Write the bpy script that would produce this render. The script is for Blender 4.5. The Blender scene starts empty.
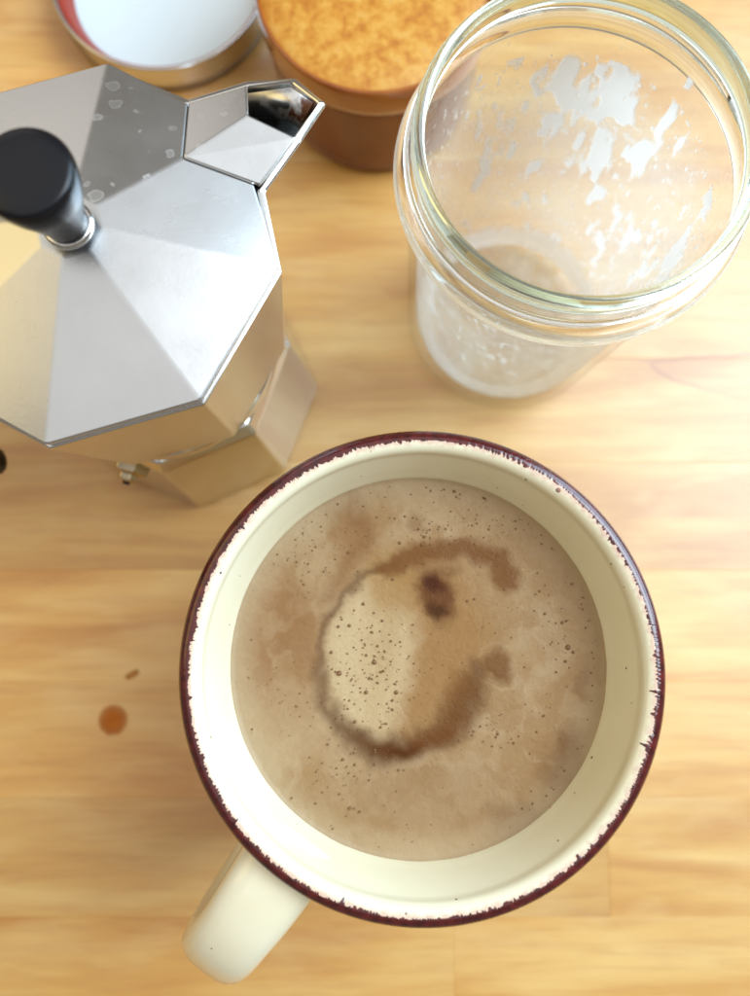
import bpy, bmesh, math, random
import numpy as np
from mathutils import Vector, noise as mnoise

sc = bpy.context.scene
col = sc.collection
S = 0.001                                   # everything below is written in millimetres
R = math.radians

# ------------------------------------------------------------------ camera
cd = bpy.data.cameras.new('camera')
cam = bpy.data.objects.new('camera', cd); col.objects.link(cam)
cam.location = (0, 0, 274.4 * S)
cam.rotation_euler = (R(7.0855), 0, 0)
cd.sensor_fit = 'VERTICAL'; cd.sensor_height = 36.0
cd.lens = 752.7 / 996.0 * 36.0
cd.clip_start = 0.005; cd.clip_end = 50
cd.dof.use_dof = True
cd.dof.focus_distance = 0.176
cd.dof.aperture_fstop = 8.2
sc.camera = cam

# ------------------------------------------------------------------ light of the room
w = bpy.data.worlds.new('World'); sc.world = w; w.use_nodes = True
w.node_tree.nodes['Background'].inputs[0].default_value = (0.95, 0.86, 0.74, 1)
w.node_tree.nodes['Background'].inputs[1].default_value = 0.25

def area(name, loc, target, sx, sy, power, colr):
    l = bpy.data.lights.new(name, 'AREA'); l.shape = 'RECTANGLE'
    l.size = sx; l.size_y = sy; l.energy = power; l.color = colr
    o = bpy.data.objects.new(name, l); col.objects.link(o)
    o.location = loc
    o.rotation_euler = (Vector(target) - Vector(loc)).to_track_quat('-Z', 'Y').to_euler()
    return o
area('window_light', (0.82, 0.42, 0.66), (0, 0.03, 0.05), 0.9, 1.15, 21.0, (0.56, 0.79, 1.0))
area('skylight', (1.38, 0.34, 2.0), (0.1, 0.08, 0), 1.2, 1.5, 34.0, (0.86, 0.93, 1.0))
area('ceiling_light', (0.0, 0.30, 2.25), (0, 0.1, 0), 3.0, 3.0, 20.0, (0.95, 0.97, 1.0))
area('room_lamp', (-1.15, 0.30, 1.0), (0, 0.05, 0.05), 0.9, 0.8, 3.4, (1.0, 0.76, 0.32))
area('far_window_light', (-0.80, 1.25, 0.86), (0, 0.1, 0.05), 0.6, 0.6, 0.9, (1.0, 0.93, 0.88))

sc.view_settings.view_transform = 'Standard'
sc.view_settings.look = 'None'
sc.view_settings.exposure = 0.05
sc.view_settings.gamma = 1.0
sc.view_settings.use_curve_mapping = False
cy = sc.cycles
cy.max_bounces = 32; cy.transmission_bounces = 32; cy.glossy_bounces = 16
cy.diffuse_bounces = 5; cy.transparent_max_bounces = 24
cy.sample_clamp_indirect = 12.0; cy.blur_glossy = 0.5

# ------------------------------------------------------------------ helpers
def srgb(r, g, b):
    f = lambda c: (c / 12.92 if c <= 0.04045 else ((c + 0.055) / 1.055) ** 2.4)
    return (f(r / 255), f(g / 255), f(b / 255), 1)

def mesh_obj(name, verts, faces, mat=None, parent=None, smooth=False, bevel=None):
    me = bpy.data.meshes.new(name)
    me.from_pydata([(x * S, y * S, z * S) for x, y, z in verts], [], faces)
    bm = bmesh.new(); bm.from_mesh(me)
    bmesh.ops.recalc_face_normals(bm, faces=bm.faces)
    bm.to_mesh(me); bm.free()
    if smooth:
        me.polygons.foreach_set('use_smooth', [True] * len(me.polygons))
    o = bpy.data.objects.new(name, me); col.objects.link(o)
    if mat: me.materials.append(mat)
    if parent: o.parent = parent
    if bevel:
        b = o.modifiers.new('bevel', 'BEVEL'); b.width = bevel * S; b.segments = 2
        b.limit_method = 'ANGLE'; b.angle_limit = R(7)
        b.harden_normals = False
    return o

def lathe(profile, n=96, cx=0, cy=0):
    """profile [(r, z)] -> verts, faces; r == 0 makes a pole"""
    V, F, rows = [], [], []
    for r, z in profile:
        if r <= 1e-6:
            rows.append([len(V)]); V.append((cx, cy, z))
        else:
            rows.append(list(range(len(V), len(V) + n)))
            for i in range(n):
                a = 2 * math.pi * i / n
                V.append((cx + r * math.cos(a), cy + r * math.sin(a), z))
    for a, b in zip(rows, rows[1:]):
        for i in range(n):
            j = (i + 1) % n
            if len(a) == 1 and len(b) == 1: continue
            if len(a) == 1: F.append((a[0], b[i], b[j]))
            elif len(b) == 1: F.append((a[i], a[j], b[0]))
            else: F.append((a[i], a[j], b[j], b[i]))
    return V, F

def smooth_profile(pts, sub=5):
    """Catmull-Rom through (r, z) points"""
    out = []
    P = [pts[0]] + list(pts) + [pts[-1]]
    for i in range(1, len(P) - 2):
        p0, p1, p2, p3 = P[i - 1], P[i], P[i + 1], P[i + 2]
        for k in range(sub):
            t = k / sub
            q = []
            for d in (0, 1):
                q.append(0.5 * (2 * p1[d] + (p2[d] - p0[d]) * t + (2 * p0[d] - 5 * p1[d] + 4 * p2[d] - p3[d]) * t * t
                                + (3 * p1[d] - p0[d] - 3 * p2[d] + p3[d]) * t ** 3))
            out.append((max(q[0], 0), q[1]))
    out.append(pts[-1])
    return out

def empty(name, loc):
    o = bpy.data.objects.new(name, None); col.objects.link(o)
    o.location = [c * S for c in loc]; o.empty_display_size = 0.02
    return o

def tag(o, label, cat, group=None):
    o['label'] = label; o['category'] = cat
    if group: o['group'] = group
    return o

class Mat:
    def __init__(self, name):
        self.m = bpy.data.materials.new(name); self.m.use_nodes = True
        self.t = self.m.node_tree; self.b = self.t.nodes['Principled BSDF']
        self.out = self.t.nodes['Material Output']
    def n(self, typ, **kw):
        nd = self.t.nodes.new('ShaderNode' + typ)
        for k, v in kw.items():
            if k.startswith('i_'):
                key = k[2:]; key = int(key) if key.isdigit() else key.replace('_', ' ')
                nd.inputs[key].default_value = v
            else: setattr(nd, k, v)
        return nd
    def l(self, a, b): self.t.links.new(a, b)
    def set(self, **kw):
        for k, v in kw.items(): self.b.inputs[k.replace('_', ' ')].default_value = v
        return self
    def math(self, op, a, b=None, clamp=False):
        nd = self.n('Math', operation=op); nd.use_clamp = clamp
        for i, x in enumerate((a, b)):
            if x is None: continue
            if isinstance(x, (int, float)): nd.inputs[i].default_value = x
            else: self.l(x, nd.inputs[i])
        return nd.outputs[0]
    def mix(self, fac, a, b):
        nd = self.n('Mix', data_type='RGBA')
        for sock, x in ((nd.inputs[0], fac), (nd.inputs[6], a), (nd.inputs[7], b)):
            if isinstance(x, (int, float, tuple)): sock.default_value = x
            else: self.l(x, sock)
        return nd.outputs[2]
    def ramp(self, fac, stops):
        nd = self.n('ValToRGB'); e = nd.color_ramp.elements
        while len(e) < len(stops): e.new(0.5)
        for el, (p, c) in zip(e, stops):
            el.position = p; el.color = c if isinstance(c, tuple) else (c, c, c, 1)
        self.l(fac, nd.inputs[0]); return nd.outputs[0]
    def noise(self, vec, scale, detail=4, rough=0.55, dist=0.0):
        nd = self.n('TexNoise', i_Scale=scale, i_Detail=detail, i_Roughness=rough, i_Distortion=dist)
        if vec is not None: self.l(vec, nd.inputs['Vector'])
        return nd.outputs[0]
    def bump(self, h, strength, dist):
        nd = self.n('Bump', i_Strength=strength, i_Distance=dist)
        self.l(h, nd.inputs['Height']); self.l(nd.outputs[0], self.b.inputs['Normal'])

# value noise in numpy, for shapes and painted-in pigments
_rs = np.random.RandomState(7)
_tab = _rs.rand(256, 256)
def vnoise(x, y):
    xi = np.floor(x).astype(int); yi = np.floor(y).astype(int)
    fx = x - xi; fy = y - yi
    fx = fx * fx * fx * (fx * (fx * 6 - 15) + 10); fy = fy * fy * fy * (fy * (fy * 6 - 15) + 10)
    g = lambda a, b: _tab[a & 255, b & 255]
    return (g(xi, yi) * (1 - fx) + g(xi + 1, yi) * fx) * (1 - fy) + (g(xi, yi + 1) * (1 - fx) + g(xi + 1, yi + 1) * fx) * fy
def fbm(x, y, o=4):
    s = 0; a = 0.5; t = 0
    for k in range(o):
        s = s + a * vnoise(x * 2 ** k + 17.3 * k, y * 2 ** k + 5.1 * k); t += a; a *= 0.5
    return s / t
def sstep(a, b, x):
    t = np.clip((x - a) / (b - a), 0, 1); return t * t * (3 - 2 * t)

# ------------------------------------------------------------------ materials
def wood_material():
    M = Mat('butcher_block_wood')
    geo = M.n('NewGeometry'); oi = M.n('ObjectInfo')
    cmb = M.n('CombineXYZ')
    M.l(M.math('MULTIPLY', oi.outputs['Random'], 37.0), cmb.inputs[0])
    M.l(M.math('MULTIPLY', oi.outputs['Random'], 91.0), cmb.inputs[1])
    add = M.n('VectorMath', operation='ADD')
    M.l(geo.outputs['Position'], add.inputs[0]); M.l(cmb.outputs[0], add.inputs[1])
    st = M.n('VectorMath', operation='MULTIPLY'); M.l(add.outputs[0], st.inputs[0])
    st.inputs[1].default_value = (1.0, 6.0, 1.0)
    broad = M.noise(st.outputs[0], 9, 3, 0.5, 0.6)
    st2 = M.n('VectorMath', operation='MULTIPLY'); M.l(add.outputs[0], st2.inputs[0])
    st2.inputs[1].default_value = (1.0, 11.0, 1.0)
    fine = M.noise(st2.outputs[0], 26, 5, 0.65, 0.4)
    st3 = M.n('VectorMath', operation='MULTIPLY'); M.l(add.outputs[0], st3.inputs[0])
    st3.inputs[1].default_value = (1.0, 2.6, 1.0)
    cloud = M.noise(st3.outputs[0], 24, 4, 0.55, 0.4)
    c1 = M.ramp(broad, [(0.30, srgb(188, 128, 54)), (0.5, srgb(207, 155, 78)), (0.72, srgb(220, 178, 106))])
    c2 = M.mix(M.math('MULTIPLY', M.ramp(fine, [(0.45, 0.0), (0.70, 1.0)]), 0.40), c1, srgb(178, 116, 54))
    c3 = M.mix(M.math('MULTIPLY', M.ramp(cloud, [(0.5, 0.0), (0.75, 1.0)]), 0.40), c2, srgb(222, 186, 126))
    # a growth-ring loop in one board, right of the jar
    ps = M.n('SeparateXYZ'); M.l(geo.outputs['Position'], ps.inputs[0])
    wv = M.math('MULTIPLY', M.math('SUBTRACT', M.noise(geo.outputs['Position'], 70, 2), 0.5), 4.0)
    px = M.math('SUBTRACT', M.math('MULTIPLY', ps.outputs[0], 1000.0), 104.0)
    py = M.math('ADD', M.math('SUBTRACT', M.math('MULTIPLY', ps.outputs[1], 1000.0), 85.3), wv)
    dp = M.math('MAXIMUM', py, 0.0); dn = M.math('MAXIMUM', M.math('MULTIPLY', py, -1.0), 0.0)
    ff = M.math('SUBTRACT', px, M.math('ADD', M.math('MULTIPLY', M.math('POWER', dp, 2.0), 5.0), M.math('MULTIPLY', M.math('POWER', dn, 2.0), 0.2)))
    gr = M.math('ADD', 1.0, M.math('ADD', M.math('MULTIPLY', dp, 10.0), M.math('MULTIPLY', dn, 0.4)))
    ring = M.ramp(M.math('DIVIDE', M.math('ABSOLUTE', ff), gr), [(0.15, 1.0), (1.0, 0.0)])
    fill = M.math('MULTIPLY', M.math('GREATER_THAN', ff, 0.0), 0.22)
    near = M.ramp(M.math('MULTIPLY', dn, 0.05), [(0.35, 1.0), (0.75, 0.0)])
    c3 = M.mix(M.math('MULTIPLY', M.math('MAXIMUM', M.math('MULTIPLY', ring, 0.75), fill), near), c3, srgb(166, 98, 50))
    hs = M.n('HueSaturation')
    M.l(M.math('ADD', M.math('MULTIPLY', oi.outputs['Random'], 0.22), 0.86), hs.inputs['Value'])
    M.l(c3, hs.inputs['Color'])
    M.l(hs.outputs[0], M.b.inputs['Base Color'])
    M.l(M.math('ADD', M.math('MULTIPLY', fine, 0.18), 0.34), M.b.inputs['Roughness'])
    M.bump(fine, 0.10, 0.0006)
    M.set(Specular_IOR_Level=0.5, Coat_Weight=1.0, Coat_Roughness=0.36)
    return M.m

def cream_glaze():
    M = Mat('speckled_cream_glaze')
    tc = M.n('TexCoord'); sep = M.n('SeparateXYZ'); M.l(tc.outputs['Object'], sep.inputs[0])
    base = M.ramp(M.noise(tc.outputs['Object'], 30, 3), [(0.3, srgb(230, 220, 186)), (0.7, srgb(236, 228, 199))])
    # sparse iron specks of uneven size
    def specks(scale, keep, size):
        v = M.n('TexVoronoi', i_Scale=scale); M.l(tc.outputs['Object'], v.inputs['Vector'])
        sc_ = M.n('SeparateColor'); M.l(v.outputs['Color'], sc_.inputs[0])
        rad = M.math('MULTIPLY', M.math('POWER', sc_.outputs[1], 3.0), size)
        on = M.math('MULTIPLY', M.math('LESS_THAN', v.outputs['Distance'], M.math('ADD', rad, 0.035)),
                    M.math('LESS_THAN', sc_.outputs[0], keep))
        return on
    s = M.math('MAXIMUM', specks(170, 0.55, 0.15), specks(420, 0.22, 0.13))
    c = M.mix(M.math('MULTIPLY', s, 0.85), base, srgb(64, 40, 24))
    # washed-out pink fringe where the dark rim glaze broke over the cream
    rad = M.math('SQRT', M.math('ADD', M.math('POWER', sep.outputs[0], 2.0), M.math('POWER', sep.outputs[1], 2.0)))
    nz = M.noise(tc.outputs['Object'], 650, 2, 0.5)
    edge = M.math('ADD', rad, M.math('MULTIPLY', M.math('SUBTRACT', nz, 0.5), 0.0022))
    fr = M.ramp(M.math('MULTIPLY', M.math('SUBTRACT', edge, 0.0500), 400.0), [(0.15, 0.0), (0.55, 0.5)])
    up = M.math('MULTIPLY', M.math('GREATER_THAN', sep.outputs[2], 0.1005), M.math('LESS_THAN', rad, 0.056))
    c = M.mix(M.math('MULTIPLY', fr, up), c, srgb(196, 128, 116))
    M.l(c, M.b.inputs['Base Color'])
    M.set(Roughness=0.16, Coat_Weight=0.35, Coat_Roughness=0.06)
    M.bump(M.noise(tc.outputs['Object'], 45, 2), 0.12, 0.0008)
    return M.m

def rim_material():
    M = Mat('dark_red_brown_glaze')
    tc = M.n('TexCoord')
    M.l(M.ramp(M.noise(tc.outputs['Object'], 420, 3), [(0.35, srgb(58, 14, 14)), (0.7, srgb(96, 28, 26))]), M.b.inputs['Base Color'])
    M.set(Roughness=0.18, Coat_Weight=0.4, Coat_Roughness=0.05)
    return M.m

def aluminium(name, base, rough, spots=False):
    M = Mat(name)
    tc = M.n('TexCoord')
    n1 = M.noise(tc.outputs['Object'], 60, 4)
    n2 = M.noise(tc.outputs['Object'], 900, 2)
    c = M.ramp(n1, [(0.3, tuple(x * 0.93 for x in base[:3]) + (1,)), (0.7, base)])
    rg = M.math('ADD', M.math('MULTIPLY', n1, 0.14), rough - 0.07)
    if spots:                                   # dried water marks: paler rings and discs
        wob = M.n('TexNoise', i_Scale=420.0, i_Detail=2.0); M.l(tc.outputs['Object'], wob.inputs['Vector'])
        sh = M.n('VectorMath', operation='SCALE'); sh.inputs['Scale'].default_value = 0.0022; M.l(wob.outputs['Color'], sh.inputs[0])
        ad = M.n('VectorMath', operation='ADD'); M.l(tc.outputs['Object'], ad.inputs[0]); M.l(sh.outputs[0], ad.inputs[1])
        v = M.n('TexVoronoi', i_Scale=200.0, i_Randomness=1.0); M.l(ad.outputs[0], v.inputs['Vector'])
        sp = M.n('SeparateColor'); M.l(v.outputs['Color'], sp.inputs[0])
        rr_ = M.math('ADD', M.math('MULTIPLY', sp.outputs[1], 0.26), 0.16)
        q = M.math('DIVIDE', v.outputs['Distance'], rr_)
        prof = M.ramp(q, [(0.0, 0.45), (0.6, 0.5), (0.86, 1.0), (1.0, 0.0)])
        dots = []
        for ang in (61.5, 151.5):
            nrm = M.n('VectorMath', operation='DOT_PRODUCT'); M.l(tc.outputs['Object'], nrm.inputs[0])
            nrm.inputs[1].default_value = (math.cos(R(ang)), math.sin(R(ang)), 0); dots.append(nrm.outputs['Value'])
        where = M.math('SUBTRACT', dots[0], M.math('MULTIPLY', M.math('ABSOLUTE', dots[1]), 2.3))
        wet = M.ramp(M.math('MULTIPLY', where, 100.0), [(0.0, 0.04), (0.16, 1.0)])      # one panel was splashed most
        on = M.math('MULTIPLY', M.math('MULTIPLY', M.math('MULTIPLY', prof, M.math('ADD', M.math('MULTIPLY', sp.outputs[2], 0.75), 0.25)), M.math('LESS_THAN', sp.outputs[0], 0.85)), wet)
        rg = M.math('ADD', rg, M.math('MULTIPLY', on, 0.16))
        c = M.mix(M.math('MULTIPLY', on, 0.85), c, (0.86, 0.87, 0.85, 1))
    M.l(c, M.b.inputs['Base Color']); M.l(rg, M.b.inputs['Roughness'])
    M.set(Metallic=1.0)
    M.bump(n2, 0.05, 0.0002)
    return M.m

def glass_material(name='clear_glass', tint=(0.965, 0.985, 0.965, 1)):
    M = Mat(name)
    M.set(Base_Color=tint, Roughness=0.05, IOR=1.47, Transmission_Weight=1.0)
    tc = M.n('TexCoord')
    M.bump(M.noise(tc.outputs['Object'], 55, 2), 0.10, 0.001)
    return M.m

def thin_glass_material(name='thin_glass_wall', k=0.5):
    """one wall surface of a thin glass: mirror by Fresnel, the rest passes straight through"""
    M = Mat(name); M.t.nodes.remove(M.b)
    tr = M.n('BsdfTransparent', i_Color=(0.985, 0.992, 0.985, 1)); gl = M.n('BsdfGlossy', i_Roughness=0.03)
    fr = M.n('LayerWeight', i_Blend=0.5); mx = M.n('MixShader')
    tc = M.n('TexCoord'); bp = M.n('Bump', i_Strength=0.25, i_Distance=0.002)
    M.l(M.noise(tc.outputs['Object'], 45, 2), bp.inputs['Height']); M.l(bp.outputs[0], gl.inputs['Normal']); M.l(bp.outputs[0], fr.inputs['Normal'])
    M.l(M.math('ADD', M.math('MULTIPLY', M.math('POWER', fr.outputs['Facing'], 5.0), k), 0.04), mx.inputs[0]); M.l(tr.outputs[0], mx.inputs[1]); M.l(gl.outputs[0], mx.inputs[2])
    M.l(mx.outputs[0], M.out.inputs['Surface'])
    return M.m

def milk_material():
    M = Mat('milk')
    M.set(Base_Color=(0.97, 0.97, 0.97, 1), Roughness=0.35)
    tl = M.n('BsdfTranslucent', i_Color=(1.0, 1.0, 1.0, 1)); mx = M.n('MixShader', i_0=0.6)
    M.l(M.b.outputs[0], mx.inputs[1]); M.l(tl.outputs[0], mx.inputs[2])
    tr = M.n('BsdfTransparent'); m3 = M.n('MixShader'); vc = M.n('VertexColor', layer_name='milk_amount')
    M.l(M.math('MULTIPLY', vc.outputs[0], 0.93), m3.inputs[0]); M.l(tr.outputs[0], m3.inputs[1]); M.l(mx.outputs[0], m3.inputs[2])
    M.l(m3.outputs[0], M.out.inputs['Surface'])
    return M.m

def film_material():
    M = Mat('thin_milk_film')
    tc = M.n('TexCoord')
    tr = M.n('BsdfTransparent'); mx = M.n('MixShader')
    st = M.n('VectorMath', operation='MULTIPLY'); st.inputs[1].default_value = (1, 1, 0.45)
    M.l(tc.outputs['Object'], st.inputs[0])
    f = M.ramp(M.noise(st.outputs[0], 60, 5, 0.6), [(0.35, 0.32), (0.62, 0.48), (0.8, 0.62)])
    sep = M.n('SeparateXYZ'); M.l(tc.outputs['Object'], sep.inputs[0])
    lvl = M.math('ADD', sep.outputs[2], M.math('MULTIPLY', M.noise(tc.outputs['Object'], 70, 3), 0.03))
    f = M.math('MULTIPLY', f, M.ramp(M.math('MULTIPLY', lvl, 8.0), [(0.14, 0.25), (0.2, 1.0), (0.70, 1.0), (0.92, 0.0)]))   # thins out towards the neck
    M.set(Base_Color=(0.92, 0.92, 0.90, 1), Roughness=0.6)
    tl = M.n('BsdfTranslucent', i_Color=(0.94, 0.94, 0.93, 1)); m2 = M.n('MixShader', i_0=0.5)
    M.l(M.b.outputs[0], m2.inputs[1]); M.l(tl.outputs[0], m2.inputs[2])
    M.l(f, mx.inputs[0]); M.l(tr.outputs[0], mx.inputs[1]); M.l(m2.outputs[0], mx.inputs[2])
    M.l(mx.outputs[0], M.out.inputs['Surface'])
    return M.m

def coffee_material():
    M = Mat('milky_coffee_foam')
    at = M.n('VertexColor', layer_name='pigment'); tc = M.n('TexCoord')
    M.l(at.outputs[0], M.b.inputs['Base Color'])
    M.set(Roughness=0.38, Specular_IOR_Level=0.12)
    v = M.n('TexVoronoi', i_Scale=1500.0); M.l(tc.outputs['Object'], v.inputs['Vector'])
    foam = M.math('MULTIPLY', M.math('SUBTRACT', 1.0, v.outputs['Distance']), M.ramp(M.noise(tc.outputs['Object'], 110, 3), [(0.42, 0.0), (0.62, 1.0)]))
    M.bump(M.math('ADD', foam, M.noise(tc.outputs['Object'], 900, 3)), 0.22, 0.0003)
    return M.m

def plain(name, c, rough=0.4, **kw):
    M = Mat(name); M.set(Base_Color=c, Roughness=rough, **kw); return M

m_wood = wood_material()
m_cream = cream_glaze(); m_rim = rim_material()
m_alu = aluminium('cast_aluminium', (0.70, 0.69, 0.67, 1), 0.17)
m_lid = aluminium('spotted_aluminium', (0.63, 0.635, 0.63, 1), 0.28, True)
m_steel = aluminium('bright_steel', (0.72, 0.71, 0.69, 1), 0.16)
m_brass = aluminium('dull_brass', (0.55, 0.45, 0.30, 1), 0.25)
m_black = plain('black_bakelite', (0.006, 0.006, 0.008, 1), 0.26, Specular_IOR_Level=0.3).m
m_glass = glass_material(); m_lip = glass_material('green_tinted_glass', (0.74, 0.82, 0.70, 1)); m_wall = thin_glass_material(); m_bead = thin_glass_material('bead_glass', 0.9); m_milk = milk_material(); m_film = film_material(); m_coffee = coffee_material()

# ------------------------------------------------------------------ the table: butcher block of glued staves
top_v = [(x, y, z) for z in (-40, -20.5) for (x, y) in ((-420, -380), (420, -380), (420, 480), (-420, 480))]
top_f = [(0, 3, 2, 1), (4, 5, 6, 7), (0, 1, 5, 4), (1, 2, 6, 5), (2, 3, 7, 6), (3, 0, 4, 7)]
table = mesh_obj('tabletop', top_v, top_f, m_wood)
table['kind'] = 'structure'
rng = random.Random(11)
PITCH = 39.6
stave_meshes = {}
def stave(x0, x1, y0):
    L = x1 - x0; key = round(L)
    if key not in stave_meshes:
        c = 0.10; wd = PITCH
        V = []
        for z, i in ((-20, 0), (-c, 0), (0, c)):
            V += [(i, i, z), (L - i, i, z), (L - i, wd - i, z), (i, wd - i, z)]
        F = [(0, 3, 2, 1), (8, 9, 10, 11)]
        for a in (0, 4):
            for k in range(4):
                F.append((a + k, a + (k + 1) % 4, a + 4 + (k + 1) % 4, a + 4 + k))
        o = mesh_obj('stave', V, F, m_wood, table); stave_meshes[key] = o.data
    else:
        o = bpy.data.objects.new('stave', stave_meshes[key]); col.objects.link(o); o.parent = table
    o.location = (x0 * S, y0 * S, 0)
joints = {-4: [27], -3: [81], -2: [-290], -1: [230], 0: [-240], 1: [215], 2: [-260, 180], 3: [-300, 190], 4: [-60], 5: [-200]}
for k in range(-9, 12):
    y0 = 7.8 + PITCH * k
    xs = [-420] + sorted(joints.get(k, [rng.randint(-250, -20), rng.randint(20, 250)])) + [420]
    for a, b in zip(xs, xs[1:]):
        stave(a, b, y0)

# ------------------------------------------------------------------ coffee mug
MX, MY = 10.5, -17.3
mug = empty('coffee_mug', (MX, MY, 0.0))
tag(mug, 'cream speckled stoneware mug with dark red-brown rim, full of coffee', 'mug')
MS = 1.022
lip_prof = []                                # rounded lip, outer side to inner side
for k in range(15):
    a = math.pi * k / 14
    lip_prof.append((50.55 + 2.55 * math.cos(a), 102.3 + 2.7 * math.sin(a)))
outer = smooth_profile([(36, 0.2), (40, 1.2), (45.5, 8), (49.5, 26), (51.2, 55), (51.8, 85), (52.9, 99)], 5)
inner = smooth_profile([(47.9, 101), (46.7, 97), (45.4, 92), (44.2, 86), (43.2, 70), (42.6, 40), (41, 18), (33, 8.5), (15, 6)], 5)
prof = [(0, 2.2), (30, 2.2), (33, 0.2)] + outer + lip_prof + inner + [(0, 6)]
prof = [(r_ * MS, z_) for r_, z_ in prof]
V, F = lathe(prof, 160)
body = mesh_obj('body', V, F, m_cream, mug, True)

def lip_point(s):
    """s in mm along the lip from outside low to inside, pushed 0.12 mm proud"""
    pts = [(52.55, 96.0), (52.85, 99.0)] + lip_prof + [(47.9, 101.0)]
    acc = 0
    for p, q in zip(pts, pts[1:]):
        d = math.dist(p, q)
        if acc + d >= s:
            t = (s - acc) / d
            r, z = p[0] + (q[0] - p[0]) * t, p[1] + (q[1] - p[1]) * t
            nx, nz = (q[1] - p[1]) / d, -(q[0] - p[0]) / d
            return r + 0.12 * nx, z + 0.12 * nz
        acc += d
    return pts[-1]
NT, NS = 1500, 12
V, F = [], []
for i in range(NT):
    a = 2 * math.pi * i / NT
    ca, sa = math.cos(a), math.sin(a)
    big = mnoise.noise((ca * 3.0, sa * 3.0, 1.0))
    mid = mnoise.noise((ca * 26, sa * 26, 4.0))
    fin = 0.6 * mnoise.noise((ca * 95, sa * 95, 9.0)) + 0.6 * mnoise.noise((ca * 190, sa * 190, 19.0))
    rough = 0.55 + 0.9 * max(0.0, mnoise.noise((ca * 5.0, sa * 5.0, 21.0)) + 0.35)
    drip_ = max(0.0, mnoise.noise((ca * 40, sa * 40, 33.0)) - 0.42) * 6.0
    end = 10.95 + 0.35 * big + 0.45 * mid + 0.95 * rough * fin + drip_
    start = 1.2 + 0.6 * mid
    for j in range(NS):
        t = j / (NS - 1)
        r, z = lip_point(start + (end - start) * t)
        if j in (0, NS - 1):
            r -= 0.13 * (1 if j == 0 else -0.3); z -= 0.0 if j == 0 else 0.14
        V.append((r * MS * ca, r * MS * sa, z))
for i in range(NT):
    k = (i + 1) % NT
    for j in range(NS - 1):
        F.append((i * NS + j, k * NS + j, k * NS + j + 1, i * NS + j + 1))
mesh_obj('rim_glaze', V, F, m_rim, mug, True)

# handle: a flattened strap swept down from under the rim, away to the lower left
hd = math.atan2(-75.3, -53.4)
path = [(48.5, 90), (58, 93), (69, 92), (79.5, 86), (86.5, 75), (88, 62), (84, 47), (76, 34), (63, 26), (47.5, 22)]
path = smooth_profile(path, 6)
V, F = [], []
NSEC = 20
for i, (r, z) in enumerate(path):
    p, q = path[max(i - 1, 0)], path[min(i + 1, len(path) - 1)]
    tx, tz = q[0] - p[0], q[1] - p[1]; d = math.hypot(tx, tz); tx, tz = tx / d, tz / d
    nx, nz = -tz, tx
    u = i / (len(path) - 1)
    wide = 8.9 + 1.6 * (1 - min(u * 4, 1)) + 1.5 * max(0, u * 4 - 3)
    thick = 5.6 + 1.6 * (1 - min(u * 5, 1)) + 1.4 * max(0, u * 5 - 4)
    for k in range(NSEC):
        a = 2 * math.pi * k / NSEC
        ca, sa = math.cos(a), math.sin(a)
        e = 0.72
        side = wide * math.copysign(abs(ca) ** e, ca); nn = thick * math.copysign(abs(sa) ** e, sa)
        rr, zz = r + nx * nn, z + nz * nn
        V.append((rr * math.cos(hd) - side * math.sin(hd), rr * math.sin(hd) + side * math.cos(hd), zz))
for i in range(len(path) - 1):
    for k in range(NSEC):
        j = (k + 1) % NSEC
        F.append((i * NSEC + k, i * NSEC + j, (i + 1) * NSEC + j, (i + 1) * NSEC + k))
F.append(tuple(range(NSEC))); F.append(tuple(range((len(path) - 1) * NSEC, len(path) * NSEC)))
mesh_obj('handle', V, F, m_cream, mug, True)

# ------------------------------------------------------------------ coffee in the mug
ZC = 88.0
NR, NA = 210, 900
RC = 46.1
rr = np.linspace(0, 1, NR + 1)[1:] * RC
aa = np.linspace(0, 2 * np.pi, NA, endpoint=False)
rg, ag = np.meshgrid(rr, aa, indexing='ij')
X = (rg * np.cos(ag)).ravel(); Y = (rg * np.sin(ag)).ravel()
X = np.concatenate([[0], X]); Y = np.concatenate([[0], Y])
# drift the pattern a little so that no edge is a clean curve
wx = X + 5.0 * (fbm(X * 0.12 + 3, Y * 0.12 + 9) - 0.5) + 1.5 * (fbm(X * 0.5 + 31, Y * 0.5 + 2) - 0.5)
wy = Y + 5.0 * (fbm(X * 0.12 + 53, Y * 0.12 + 19) - 0.5) + 1.5 * (fbm(X * 0.5 + 71, Y * 0.5 + 42) - 0.5)
def L(px, py): return ((px - 420) * 0.2432, (670 - py) * 0.238)        # sketch units -> mm on the coffee
def seg_dist(pts):
    best = np.full(wx.shape, 1e9); par = np.zeros(wx.shape)
    P = [L(*p) for p in pts]
    n = len(P) - 1
    for i, ((x0, y0), (x1, y1)) in enumerate(zip(P, P[1:])):
        dx, dy = x1 - x0, y1 - y0
        t = np.clip(((wx - x0) * dx + (wy - y0) * dy) / (dx * dx + dy * dy), 0, 1)
        d = np.hypot(wx - x0 - t * dx, wy - y0 - t * dy)
        m = d < best
        best = np.where(m, d, best); par = np.where(m, (i + t) / n, par)
    return best, par
def blob(px, py, ax, ay, soft=0.5, rot=0.0):
    x0, y0 = L(px, py)
    c, s = math.cos(rot), math.sin(rot)
    dx, dy = wx - x0, wy - y0
    q = np.hypot((dx * c + dy * s) / (ax * 0.24), (-dx * s + dy * c) / (ay * 0.24))
    return 1 - sstep(1 - soft, 1 + soft, q)
C = lambda *c: np.array(srgb(*c)[:3])
n_big = fbm(wx * 0.07 + 11, wy * 0.07 + 7, 4)
n_mid = fbm(wx * 0.22 + 1, wy * 0.22 + 27, 4)
n_fin = fbm(wx * 1.6, wy * 1.6, 3)
colr = np.zeros((len(X), 3)) + C(194, 161, 122)
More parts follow.
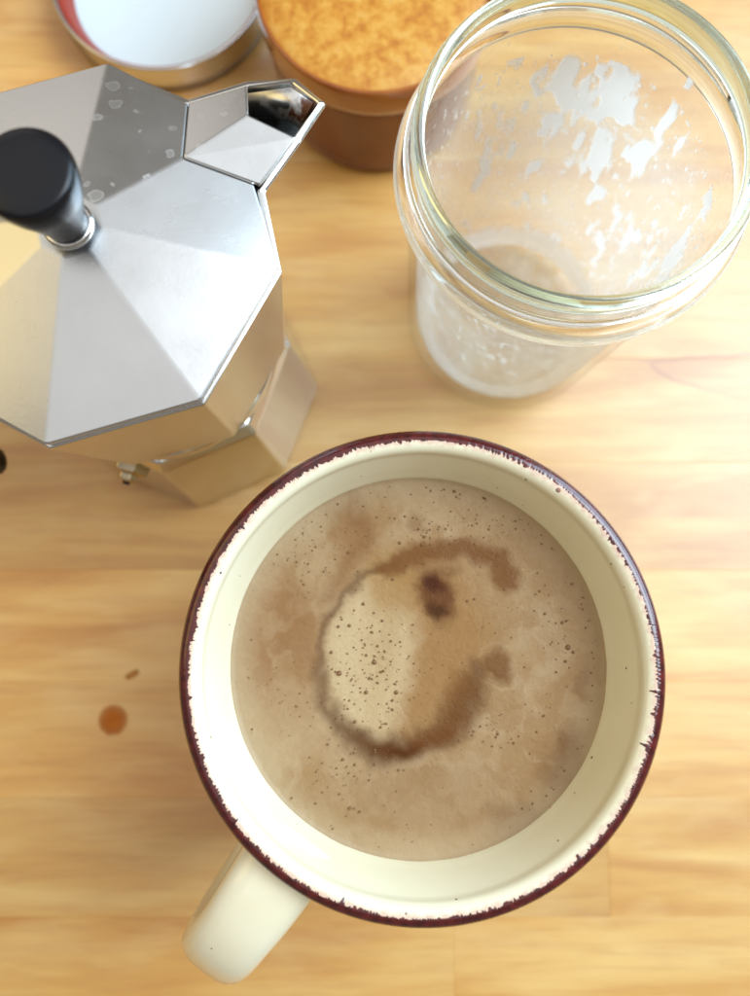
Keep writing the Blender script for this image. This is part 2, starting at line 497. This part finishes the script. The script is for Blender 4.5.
def lay(mask, c):
    global colr
    m = mask[:, None]; colr = colr * (1 - m) + c * m
lay(sstep(0.40, 0.66, n_big) * 0.8, C(212, 186, 154))
rid = 1 - np.abs(2 * fbm(wx * 0.10 + 61, wy * 0.10 + 13, 3) - 1)
lay(sstep(0.86, 0.99, rid) * 0.4, C(218, 194, 164))
lay(sstep(0.45, 0.7, n_mid) * 0.5, C(184, 148, 108))
lay(blob(275, 625, 55, 85, 0.6) * (0.5 + 0.4 * sstep(0.35, 0.6, n_mid)), C(176, 134, 96))      # browner left side
lay(blob(345, 525, 26, 55, 0.6, 0.4) * 0.75, C(172, 130, 90))
lay(blob(312, 562, 30, 30, 0.7) * sstep(0.35, 0.6, n_mid) * 0.7, C(212, 186, 152))              # pale foam
lay(blob(310, 745, 60, 50, 0.8) * sstep(0.4, 0.6, n_mid) * 0.6, C(210, 182, 150))
lay(blob(530, 560, 60, 60, 0.8) * 0.4, C(204, 176, 140))
lay(blob(420, 812, 120, 40, 0.8) * 0.5, C(176, 144, 110))
# caramel lens and the bright milk-foam patch inside the swirl
lay(blob(425, 645, 66, 92, 0.35, -0.15) * 0.9, C(188, 146, 98))
lay(blob(370, 668, 44, 82, 0.34, -0.12) * 0.95, C(236, 214, 180))
lay(blob(385, 640, 16, 70, 0.9, -0.1) * 0.35, C(196, 160, 112))
lay(blob(398, 590, 26, 34, 0.6) * 0.7, C(196, 156, 104))
# swirl outlines
d, t = seg_dist([(398, 566), (352, 594), (330, 628), (320, 668), (324, 706), (346, 738), (376, 757), (404, 756), (440, 738), (466, 712), (480, 672)])
wdt = 1.4 + 2.2 * np.exp(-((t - 0.62) / 0.2) ** 2) + 2.0 * np.exp(-((t - 0.9) / 0.14) ** 2)
dark = 0.6 + 0.4 * np.exp(-((t - 0.68) / 0.2) ** 2)
lay((1 - sstep(0.0, 1.0, d / (wdt * 1.7))) * dark, C(104, 60, 24))
d, t = seg_dist([(392, 574), (430, 556), (470, 552), (500, 560), (514, 584)])
lay((1 - sstep(0.2, 1.0, d / 4.0)) * 0.9, C(144, 97, 54))
d, t = seg_dist([(352, 505), (372, 535), (356, 566), (330, 600)])
lay((1 - sstep(0.1, 1.0, d / 3.6)) * 0.45, C(160, 116, 76))
d, t = seg_dist([(462, 690), (450, 728), (425, 742)])
lay((1 - sstep(0.1, 1.0, d / 5.0)) * 0.55, C(140, 90, 44))
# windows of dark coffee between the foam; softer brown patches at lower right
lay(blob(437, 604, 16, 29, 0.5, 0.2) * 0.85, C(116, 66, 32))
lay(blob(434, 590, 8, 12, 0.6), C(92, 48, 22)); lay(blob(435, 620, 8, 9, 0.6) * 0.8, C(84, 50, 24))
lay(blob(452, 576, 12, 8, 0.8) * 0.5, C(130, 88, 50))
lay(blob(500, 668, 13, 17, 0.4) * 0.85, C(140, 96, 54))
lay(blob(563, 768, 20, 34, 0.6, -0.3) * 0.85, C(146, 104, 64))
lay(blob(512, 820, 26, 16, 0.7) * 0.8, C(148, 108, 70))
lay(blob(583, 692, 8, 12, 0.6) * 0.6, C(156, 118, 76))
lay(blob(420, 528, 8, 9, 0.7) * 0.5, C(150, 110, 70))
# fine froth grain, paler where bubbles are dense
edge = sstep(0.80, 1.0, np.hypot(X, Y) / RC + 0.10 * (n_mid - 0.5))
colr *= (0.93 + 0.14 * n_fin)[:, None]
colr *= np.array([0.56, 0.505, 0.41])
lay(edge * 0.55, C(178, 157, 124))

Z = ZC + 0.9 * sstep(0.955, 1.0, np.hypot(X, Y) / RC) ** 2 + 0.25 * (n_mid - 0.5) + 0.08 * (n_fin - 0.5)
V = np.stack([X, Y, Z], 1).tolist()
F = [(0, 1 + i, 1 + (i + 1) % NA) for i in range(NA)]
for r_ in range(NR - 1):
    b0, b1 = 1 + r_ * NA, 1 + (r_ + 1) * NA
    F += [(b0 + i, b1 + i, b1 + (i + 1) % NA, b0 + (i + 1) % NA) for i in range(NA)]
coffee = mesh_obj('coffee', V, F, m_coffee, None, True)
coffee.location = (MX * S, MY * S, 0)
at = coffee.data.color_attributes.new('pigment', 'FLOAT_COLOR', 'POINT')
at.data.foreach_set('color', np.concatenate([colr, np.ones((len(X), 1))], 1).astype(np.float32).ravel())
tag(coffee, 'milky brown coffee with swirled foam and bubbles inside the cream mug', 'coffee')

# bubbles in the froth: low domes of clear dark coffee
mb = plain('bubble_film', srgb(118, 82, 46), 0.3).m
brn = random.Random(5)
V, F = [], []
def dome(px, py, r):
    x, y = L(px, py)
    if math.hypot(x, y) > 44.2: return
    b = len(V); n = 9
    V.append((x, y, ZC + 0.16 + r * 0.42))
    for rad, h in ((0.62, 0.30), (1.0, 0.0)):
        for k in range(n):
            a = 2 * math.pi * k / n
            V.append((x + r * rad * math.cos(a), y + r * rad * math.sin(a), ZC + 0.16 + r * h - (0.35 if rad == 1.0 else 0)))
    for k in range(n):
        j = (k + 1) % n
        F.append((b, b + 1 + k, b + 1 + j)); F.append((b + 1 + k, b + 1 + n + k, b + 1 + n + j, b + 1 + j))
for p in [(341, 680, .75), (376, 669, .7), (333, 659, .5), (351, 632, .52), (340, 633, .45), (368, 699, .6), (398, 699, .6), (394, 707, .42), (357, 728, .5),
          (365, 610, .55), (374, 639, .4), (394, 716, .45), (371, 685, .4), (388, 730, .35), (345, 725, .4), (402, 547, .5), (425, 549, .5), (427, 541, .5),
          (508, 595, .5), (458, 493, .5), (488, 500, .4), (493, 533, .35), (570, 654, .75), (575, 659, .5), (565, 629, .5), (548, 620, .4), (567, 668, .45),
          (498, 740, .45), (350, 557, .45), (287, 496, .3), (345, 765, .45), (330, 750, .4), (305, 590, .4), (395, 585, .4), (470, 607, .4), (477, 605, .35),
          (543, 597, .4), (539, 600, .3), (357, 770, .4), (352, 812, .5), (362, 815, .45), (400, 775, .4)]:
    dome(*p)
for cx_, cy_, sx, sy, n, rm in [(365, 670, 26, 55, 80, .30), (310, 560, 24, 22, 40, .24), (430, 530, 50, 18, 55, .26), (500, 520, 45, 30, 50, .24),
                                (560, 640, 22, 40, 26, .26), (350, 780, 45, 30, 45, .26), (500, 735, 28, 20, 30, .26), (420, 670, 120, 120, 190, .2), (300, 700, 30, 40, 20, .2), (380, 690, 30, 50, 50, .22)]:
    for _ in range(n):
        dome(brn.gauss(cx_, sx * .7), brn.gauss(cy_, sy * .7), rm * (0.55 + 0.9 * brn.random() ** 2))
for _ in range(90):                            # froth gathered against the wall, thickest at the top right
    a_ = brn.gauss(0.9, 1.3); q_ = 43.9 - abs(brn.gauss(0, 1.6))
    dome(420 + q_ * math.cos(a_) / 0.2432, 670 - q_ * math.sin(a_) / 0.238, 0.12 + 0.22 * brn.random() ** 2)
bub = mesh_obj('bubbles', V, F, mb, coffee, True)
bub['kind'] = 'stuff'

# ------------------------------------------------------------------ moka pot
PX, PY = -64.5, 74.1
pot = empty('moka_pot', (PX, PY, 0))
tag(pot, 'faceted aluminium stovetop moka pot with black knob and spotted lid', 'coffee pot')
LA = R(-6.0)                                  # first lid corner; the screwed-on boiler is turned a little
def octo(Rr, z, a0=LA): return [(Rr * math.cos(a0 - k * math.pi / 4), Rr * math.sin(a0 - k * math.pi / 4), z) for k in range(8)]
def loft(rings, cap0=True, cap1=True):
    V, F = [], []
    for r_ in rings: V += r_
    n = len(rings[0])
    for i in range(len(rings) - 1):
        for k in range(n):
            j = (k + 1) % n
            F.append((i * n + k, i * n + j, (i + 1) * n + j, (i + 1) * n + k))
    if cap0: F.append(tuple(range(n)))
    if cap1: F.append(tuple(range((len(rings) - 1) * n, len(rings) * n)))
    return V, F
BA = R(1.5)
V, F = loft([octo(41.5, 0.3, BA), octo(43.6, 2.6, BA), octo(38.9, 51, BA), octo(36.6, 55.5, BA)])
boiler = mesh_obj('boiler', V, F, m_alu, pot, False, 0.9)
V, F = lathe([(0, 55), (35.4, 55), (35.9, 56.5), (35.9, 60.5), (35.0, 61.5), (34.2, 62), (34.2, 64.5), (0, 64.5)], 96)
mesh_obj('collar', V, F, m_steel, pot, True, 0.4)
# safety valve on the boiler flank
va = R(-107)
def radial_lathe(prof_, ang, z0, n):
    V, F = lathe(prof_, n)
    o = []
    for x, y, z in V:                          # lathe axis z becomes the outward direction
        o.append((z * math.cos(ang) - x * math.sin(ang), z * math.sin(ang) + x * math.cos(ang), z0 + y))
    return o, F
V, F = radial_lathe([(0, 33), (5.6, 33), (5.6, 39.0), (4.6, 39.6), (3.2, 39.6), (3.2, 41.6), (2.3, 42.2), (0, 42.2)], va, 44, 6)
valve = mesh_obj('safety_valve', V, F, m_brass, pot, False, 0.3)
V, F = radial_lathe([(0, 41.8), (1.2, 41.8), (1.2, 43.0), (0, 43.2)], va, 44, 10)
mesh_obj('valve_pin', V, F, m_black, valve, True)

# upper chamber with its folded spout
b = octo(37.2, 64.5); c = octo(42.4, 117.2)
def rel(x, y, z): return (x - PX, y - PY, z)
A_ = rel(-42.6, 108.4, 117.6); B_ = rel(-26.2, 88.0, 117.6)
T_ = rel(-12.3, 108.0, 119.4); Q_ = rel(-18.6, 113.6, 118.6); P_ = rel(-18.0, 100.2, 118.6); Q2_ = rel(-28.5, 112.8, 118.0)
f = 0.42                                       # the spout folds out of the corner at this height
V0 = tuple(b[7][i] * (1 - f) + c[7][i] * f for i in range(3))
V = b + c[:7] + [A_, B_, T_, V0, Q_, P_, Q2_]
iA, iB, iT, iV, iQ, iP, iQ2 = range(15, 22)
F = [tuple(range(8))]
for k in range(6): F.append((k, k + 1, 8 + k + 1, 8 + k))
F += [(6, 7, iV, iA, 14), (7, 0, 8, iB, iV), (iV, iQ2, iA), (iV, iQ, iQ2), (iV, iT, iQ), (iV, iP, iT), (iV, iB, iP)]
chamber = mesh_obj('upper_chamber', V, F, m_alu, pot, False)
so = chamber.modifiers.new('wall', 'SOLIDIFY'); so.thickness = 2.0 * S; so.offset = -1
bv = chamber.modifiers.new('bevel', 'BEVEL'); bv.width = 0.5 * S; bv.segments = 2; bv.limit_method = 'ANGLE'; bv.angle_limit = R(12)

# added metal sheet inside the spout, sloped to mirror the ceiling; brown stain near tip
m_stain = Mat('coffee_stained_aluminium'); tc = m_stain.n('TexCoord'); sp_ = m_stain.n('SeparateXYZ'); m_stain.l(tc.outputs['Object'], sp_.inputs[0])
k_ = m_stain.math('ADD', m_stain.math('MULTIPLY', sp_.outputs[0], 30.0), m_stain.math('SUBTRACT', m_stain.noise(tc.outputs['Object'], 260, 4), 1.32))
k_ = m_stain.ramp(k_, [(0.42, 0.0), (0.62, 1.0)])
m_stain.l(m_stain.mix(k_, (0.74, 0.73, 0.70, 1), srgb(84, 46, 20)), m_stain.b.inputs['Base Color'])
m_stain.l(m_stain.math('SUBTRACT', 1.0, k_), m_stain.b.inputs['Metallic']); m_stain.set(Roughness=0.3)
refl_pts = [rel(-29.5, 111.2, 117.4), rel(-18.9, 112.2, 118.2), rel(-14.0, 108.0, 118.9), rel(-28.0, 108.2, 114.0), rel(-20.2, 108.0, 113.0), rel(-17.4, 105.6, 113.2)]
reflector = mesh_obj('spout_reflector', refl_pts, [(0, 1, 4, 3), (1, 2, 5, 4)], m_stain.m, chamber, True)
so = reflector.modifiers.new('sheet', 'SOLIDIFY'); so.thickness = 0.4 * S

# lid: shallow eight-sided pyramid with a folded cover over the spout
ZL, ZT = 119.0, 128.5
LC = (1.2, 1.0)                                # crown sits a touch off the axis
lc = octo(43.9, ZL); lt = [(x + LC[0], y + LC[1], z) for x, y, z in octo(7.0, ZT - 1.2)]
N_ = tuple(lt[7][i] * 0.40 + lc[7][i] * 0.60 for i in range(3))
def on_edge(p, q, t): return tuple(p[i] * (1 - t) + q[i] * t for i in range(3))
LAp = on_edge(lc[6], lc[7], 0.62); LBp = on_edge(lc[7], lc[0], 0.40)
top = lt + lc[:7] + [LAp, N_, LBp]
F = [tuple(range(8))]
for k in range(6): F.append((k, k + 1, 8 + k + 1, 8 + k))
F += [(6, 7, 16, 15, 14), (7, 0, 8, 17, 16)]
lid = mesh_obj('lid', top, F, m_lid, pot)
so = lid.modifiers.new('sheet', 'SOLIDIFY'); so.thickness = 2.0 * S; so.offset = -1
bv = lid.modifiers.new('bevel', 'BEVEL'); bv.width = 0.5 * S; bv.segments = 2; bv.limit_method = 'ANGLE'; bv.angle_limit = R(6)
cov = [(N_[0], N_[1], N_[2] + .25), (LAp[0], LAp[1], LAp[2] + .2), rel(-28.4, 111.2, 120.4), rel(-27.6, 103.0, 122.2), rel(-17.2, 98.8, 120.4), (LBp[0] + 1.3, LBp[1] - 0.5, LBp[2] + .1)]
cover = mesh_obj('spout_cover', cov, [(0, 1, 2, 3), (0, 3, 4, 5)], m_lid, lid)
so = cover.modifiers.new('sheet', 'SOLIDIFY'); so.thickness = 1.3 * S; so.offset = -1
bv = cover.modifiers.new('bevel', 'BEVEL'); bv.width = 0.45 * S; bv.segments = 2; bv.limit_method = 'ANGLE'; bv.angle_limit = R(6)
V, F = lathe(smooth_profile([(0.01, 127), (4.4, 127), (4.5, 128.6), (5.0, 131), (6.3, 135.5), (8.2, 141), (9.0, 145), (8.8, 146.8), (7.4, 147.5), (4, 147.7), (0.01, 147.7)], 4), 40, LC[0], LC[1])
knob = mesh_obj('knob', V, F, m_black, lid, True)
V, F = lathe([(0, 126.5), (5.4, 126.5), (5.4, 127.7), (4.9, 128.2), (0, 128.2)], 32, LC[0], LC[1])
mesh_obj('knob_washer', V, F, m_steel, lid, True, 0.2)

# handle: black grip on the side away from the spout, its tip shows at the picture edge
ha = R(211.5)
hp = smooth_profile([(42, 110), (52, 113), (62, 112), (70, 104), (71.5, 88), (70.5, 70), (66.5, 55), (63.8, 42)], 5)
V, F = [], []
n = 14
for i, (r_, z) in enumerate(hp):
    p, q = hp[max(i - 1, 0)], hp[min(i + 1, len(hp) - 1)]
    tx, tz = q[0] - p[0], q[1] - p[1]; d = math.hypot(tx, tz); tx, tz = tx / d, tz / d
    u = i / (len(hp) - 1)
    taper = 1.0 if u < 0.93 else 0.75
    for k in range(n):
        a = 2 * math.pi * k / n
        s_ = 6.5 * taper * math.cos(a); m_ = 5.2 * taper * math.sin(a)
        rr_, zz = r_ - tz * m_, z + tx * m_
        V.append((rr_ * math.cos(ha) - s_ * math.sin(ha), rr_ * math.sin(ha) + s_ * math.cos(ha), zz))
for i in range(len(hp) - 1):
    for k in range(n):
        j = (k + 1) % n
        F.append((i * n + k, i * n + j, (i + 1) * n + j, (i + 1) * n + k))
F += [tuple(range(n)), tuple(range((len(hp) - 1) * n, len(hp) * n))]
mesh_obj('handle', V, F, m_black, pot, True)

# ------------------------------------------------------------------ empty mason jar with milk left in it
JX, JY = 48.4, 102.0
jar = empty('glass_jar', (JX, JY, 0))
tag(jar, 'empty clear glass jar with white milk splashes clinging inside', 'jar')
outer = smooth_profile([(26, 1.2), (30.5, 0.2), (33.6, 1.0), (35.6, 4.5), (36.4, 12), (37.6, 40), (38.9, 70), (39.8, 90), (40.6, 97), (40.4, 104), (40.0, 110.4)], 4)
INNER = [(37.4, 110.4), (37.6, 104), (37.9, 98), (37.6, 90), (36.7, 70), (35.2, 40), (33.8, 14), (31.6, 8.0), (27.5, 5.6), (20, 5.2)]
inn = smooth_profile(INNER, 4)
V, F = lathe([(0, 3.0), (22, 2.6)] + outer + inn + [(0, 5.4)], 144)
mesh_obj('body', V, F, m_wall, jar, True)
def ring_part(name, pts, mat, n=160):
    p = smooth_profile(pts + [pts[0]], 4)[:-1]
    V, F = lathe(p, n)
    m = len(p)
    F += [((m - 1) * n + i, (m - 1) * n + (i + 1) % n, (i + 1) % n, i) for i in range(n)]
    return mesh_obj(name, V, F, mat, jar, True)
ring_part('lip', [(40.1, 110.9), (40.3, 113.2), (40.15, 115.4), (39.4, 116.7), (38.5, 116.9), (37.7, 116.4), (37.2, 114.8), (37.2, 112.6), (37.4, 110.9), (38.7, 110.6)], m_lip)
ring_part('bead', [(41.9 + 2.1 * math.cos(2 * math.pi * k / 10), 101 + 2.9 * math.sin(2 * math.pi * k / 10)) for k in range(10)], m_glass)
# screw thread: a raised helical ridge round the neck
V, F = [], []
NTH = 200
for i in range(NTH + 1):
    t = i / NTH
    a = 2 * math.pi * t * 1.15 + 0.4
    z = 105.9 + 3.6 * t
    e = min(1, 10 * t, 10 * (1 - t)) * 0.95 + 0.05
    for dr, dz in ((0.1, -0.9), (1.1 * e + 0.1, -0.35), (1.1 * e + 0.1, 0.35), (0.1, 0.9), (0.02, 0.9), (0.02, -0.9)):
        V.append(((40.5 + dr) * math.cos(a), (40.5 + dr) * math.sin(a), z + dz))
for i in range(NTH):
    for k in range(6):
        j = (k + 1) % 6
        F.append((i * 6 + k, i * 6 + j, i * 6 + 6 + j, i * 6 + 6 + k))
F += [tuple(range(6)), tuple(range(NTH * 6, NTH * 6 + 6))]
mesh_obj('screw_thread', V, F, m_glass, jar, True)

def inner_r(z):
    p = sorted((zz, r_) for r_, zz in inn)
    return float(np.interp(z, [q[0] for q in p], [q[1] for q in p]))
# thin film all over the inside
V, F = lathe([(max(r_ - 0.22, 0), z + (0.22 if z < 8 else 0)) for r_, z in smooth_profile(INNER[2:], 4)] + [(0, 5.62)], 96)
film = mesh_obj('milk_film', V, F, m_film, jar, True)
# thick splashes: patches cut out of the inner wall where the milk clung
NA_, NZ_ = 900, 330
zs = np.linspace(5.75, 104, NZ_)
an = np.linspace(0, 2 * np.pi, NA_, endpoint=False)
ag, zg = np.meshgrid(an, zs)
arc = ag * 36.0
per = lambda s, u, v, o=4, q=0.42: (fbm(arc * s + u, zg * s * q + v, o))
nz = 0.55 * per(0.17, 3, 8, 2) + 0.45 * per(0.42, 40, 3, 2)
side = np.cos(ag - R(35))                      # most of it on the wall away from the mug
want = 0.09 * np.clip(side, -0.3, 1) + 0.05 * np.exp(-((zg - 82) / 13) ** 2) * (side > -0.4) - 0.03 * (zg < 30) - 0.16 * (zg > 95)
amount = nz + want - 0.045
drops = 0.672 - 0.36 * (1 - vnoise(arc * 0.85 + 7, zg * 0.45 + 3))                       # scattered droplets and short runs
amount = np.maximum(amount, np.where(zg < 94, drops, 0))
ring = 0.72 - 0.035 * np.abs(zg - 7.2) + 0.10 * (per(0.25, 9, 9, 2, 0.1) - 0.5)                                        # tide mark round the bottom
amount = np.maximum(amount, np.where(zg < 12, ring, 0))
T0, T1 = 0.565, 0.69
mask = amount > T0
keep = mask[:-1] & np.roll(mask, -1, 1)[:-1] & mask[1:] & np.roll(mask, -1, 1)[1:]
dens = sstep(T0, T1, amount)
ir = np.array([inner_r(z) for z in zs]) - 0.30
rad = ir[:, None] - (0.08 + 0.40 * dens)
VX = np.stack([rad * np.cos(ag), rad * np.sin(ag), zg], 2).reshape(-1, 3)
idx = np.arange(NA_ * NZ_).reshape(NZ_, NA_)
q0 = idx[:-1][keep]; q1 = np.roll(idx, -1, 1)[:-1][keep]; q2 = np.roll(idx, -1, 1)[1:][keep]; q3 = idx[1:][keep]
quads = np.stack([q0, q1, q2, q3], 1)
used = np.unique(quads); remap = np.zeros(NA_ * NZ_, int); remap[used] = np.arange(len(used))
res = mesh_obj('milk_residue', VX[used].tolist(), remap[quads].tolist(), m_milk, jar, True)
at = res.data.color_attributes.new('milk_amount', 'FLOAT_COLOR', 'POINT')
dv = dens.ravel()[used]
at.data.foreach_set('color', np.stack([dv, dv, dv, np.ones_like(dv)], 1).astype(np.float32).ravel())
res['kind'] = 'stuff'

# ------------------------------------------------------------------ brown jar with a mottled orange top
m_amb = Mat('amber_brown_glass')
tc = m_amb.n('TexCoord')
m_amb.l(m_amb.ramp(m_amb.noise(tc.outputs['Object'], 40, 3), [(0.3, srgb(96, 38, 8)), (0.7, srgb(120, 54, 12))]), m_amb.b.inputs['Base Color'])
m_amb.set(Roughness=0.14, Coat_Weight=0.25, Coat_Roughness=0.04)
m_band = Mat('orange_brown_band')
tc = m_band.n('TexCoord')
m_band.l(m_band.ramp(m_band.noise(tc.outputs['Object'], 60, 3), [(0.3, srgb(142, 70, 12)), (0.7, srgb(162, 88, 22))]), m_band.b.inputs['Base Color'])
m_band.set(Roughness=0.1, Coat_Weight=1.0, Coat_Roughness=0.04)
m_top = Mat('mottled_orange')
tc = m_top.n('TexCoord')
nn = m_top.noise(tc.outputs['Object'], 230, 6, 0.66, 0.2)
cc = m_top.ramp(nn, [(0.32, srgb(172, 98, 18)), (0.48, srgb(194, 130, 38)), (0.62, srgb(206, 152, 62)), (0.75, srgb(188, 140, 84))])
m_top.l(cc, m_top.b.inputs['Base Color']); m_top.set(Roughness=0.45)
m_top.bump(nn, 0.3, 0.0008)
amb = empty('orange_topped_jar', (0.3, 197.4, 0))
tag(amb, 'small brown jar with mottled orange top behind the empty glass jar', 'jar')
V, F = lathe(smooth_profile([(0.01, 0.3), (32, 0.3), (35.5, 1.2), (37.2, 5), (37.6, 15), (37.8, 30), (37.9, 38)], 4) + [(0, 38)], 96)
mesh_obj('body', V, F, m_amb.m, amb, True)
V, F = lathe(smooth_profile([(37.7, 38.2), (38.9, 39.2), (39.8, 42), (40.0, 47), (39.7, 50.6), (38.9, 51.6), (37.9, 51.0), (37.6, 48.6)], 4), 96)
mesh_obj('rim', V, F, m_band.m, amb, True)
V, F = lathe([(37.7, 49.0), (35, 50.0), (28, 50.5), (18, 50.7), (8, 50.6), (0, 50.5)], 96)
mesh_obj('mottled_top', V, F, m_top.m, amb, True)

# ------------------------------------------------------------------ jar lid lying upside down at the top left
jl = empty('jar_lid', (-82.4, 236.6, 0))
tag(jl, 'white round jar lid in a silver screw band, lying upside down', 'lid')
V, F = lathe([(36.5, 0.3), (41.2, 0.3), (41.8, 1.0), (41.8, 4), (42.4, 5), (41.8, 6), (42.4, 8), (41.8, 10), (42.2, 12.5), (42.4, 13.6), (41.9, 14.2), (41.2, 13.8), (41.0, 12), (41.0, 1.4), (36.5, 1.4)], 96)
V2 = V; 
F += [((len(V) // 96 - 1) * 96 + i, (len(V) // 96 - 1) * 96 + (i + 1) % 96, (i + 1) % 96, i) for i in range(96)]
mesh_obj('screw_band', V, F, m_steel, jl, True)
m_wl = plain('white_enamel', srgb(200, 207, 208), 0.3).m
V, F = lathe([(0, 2.0), (34, 2.0), (39.5, 2.0), (39.9, 3.4), (38.5, 4.2), (36.8, 4.0), (35.5, 3.2), (0, 3.2)], 96)
mesh_obj('disc', V, F, m_wl, jl, True)
m_red = plain('red_sealing_ring', srgb(150, 52, 34), 0.4).m
V, F = lathe([(36.4, 4.3), (40.4, 3.6), (40.8, 12.6), (40.2, 12.9), (38.2, 8.0), (36.6, 5.2)], 96)
F += [((len(V) // 96 - 1) * 96 + i, (len(V) // 96 - 1) * 96 + (i + 1) % 96, (i + 1) % 96, i) for i in range(96)]
mesh_obj('sealing_ring', V, F, m_red, jl, True)

# ------------------------------------------------------------------ coffee drips dried on the table
def drip(x, y, r_, h, label, seed, stretch=1.0, rot=0.0, c=(176, 92, 10)):
    rn = random.Random(seed)
    n = 40; V, F = [(0, 0, h)], []
    ph = [rn.random() * 6.28 for _ in range(4)]
    for rad, hh in ((0.5, h * 0.95), (0.85, h * 0.7), (1.0, 0.02)):
        for k in range(n):
            a = 2 * math.pi * k / n
            q = r_ * rad * (1 + 0.05 * math.sin(2 * a + ph[0]) + 0.04 * math.sin(3 * a + ph[1]) + 0.03 * math.sin(5 * a + ph[2]))
            u, v = q * math.cos(a) * stretch, q * math.sin(a)
            V.append((u * math.cos(rot) - v * math.sin(rot), u * math.sin(rot) + v * math.cos(rot), hh))
    F += [(0, 1 + k, 1 + (k + 1) % n) for k in range(n)]
    for i in range(2):
        F += [(1 + i * n + k, 1 + i * n + n + k, 1 + i * n + n + (k + 1) % n, 1 + i * n + (k + 1) % n) for k in range(n)]
    M = Mat('dried_coffee'); tc = M.n('TexCoord')
    tr = M.n('BsdfTransparent'); mx = M.n('MixShader')
    sx = M.n('VectorMath', operation='LENGTH'); M.l(tc.outputs['Object'], sx.inputs[0])
    q = M.math('ADD', M.math('MULTIPLY', sx.outputs['Value'], 1.0 / (r_ * stretch * S)), M.math('MULTIPLY', M.noise(tc.outputs['Object'], 400, 3), 0.25))
    M.l(M.ramp(q, [(0.45, 0.82), (0.85, 0.50), (1.08, 0.0)]), mx.inputs[0])
    M.l(M.ramp(M.noise(tc.outputs['Object'], 300, 3), [(0.3, srgb(*c)), (0.7, srgb(c[0] + 14, c[1] + 14, c[2] + 12))]), M.b.inputs['Base Color'])
    M.set(Roughness=0.4, Specular_IOR_Level=0.15)
    M.l(tr.outputs[0], mx.inputs[1]); M.l(M.b.outputs[0], mx.inputs[2]); M.l(mx.outputs[0], M.out.inputs['Surface'])
    o = mesh_obj('coffee_drip', V, F, M.m, None, True)
    o.location = (x * S, y * S, 0.004 * S)
    tag(o, label, 'coffee drip', 'coffee drips on the table')
drip(-92.8, -45.2, 6.4, 0.35, 'round orange-brown coffee drip dried on the table left of the mug', 3)
drip(-86.6, -29.4, 1.3, 0.12, 'tiny faint brown smear on the table just above the round drip', 4, 2.6, 0.5, (176, 116, 56))
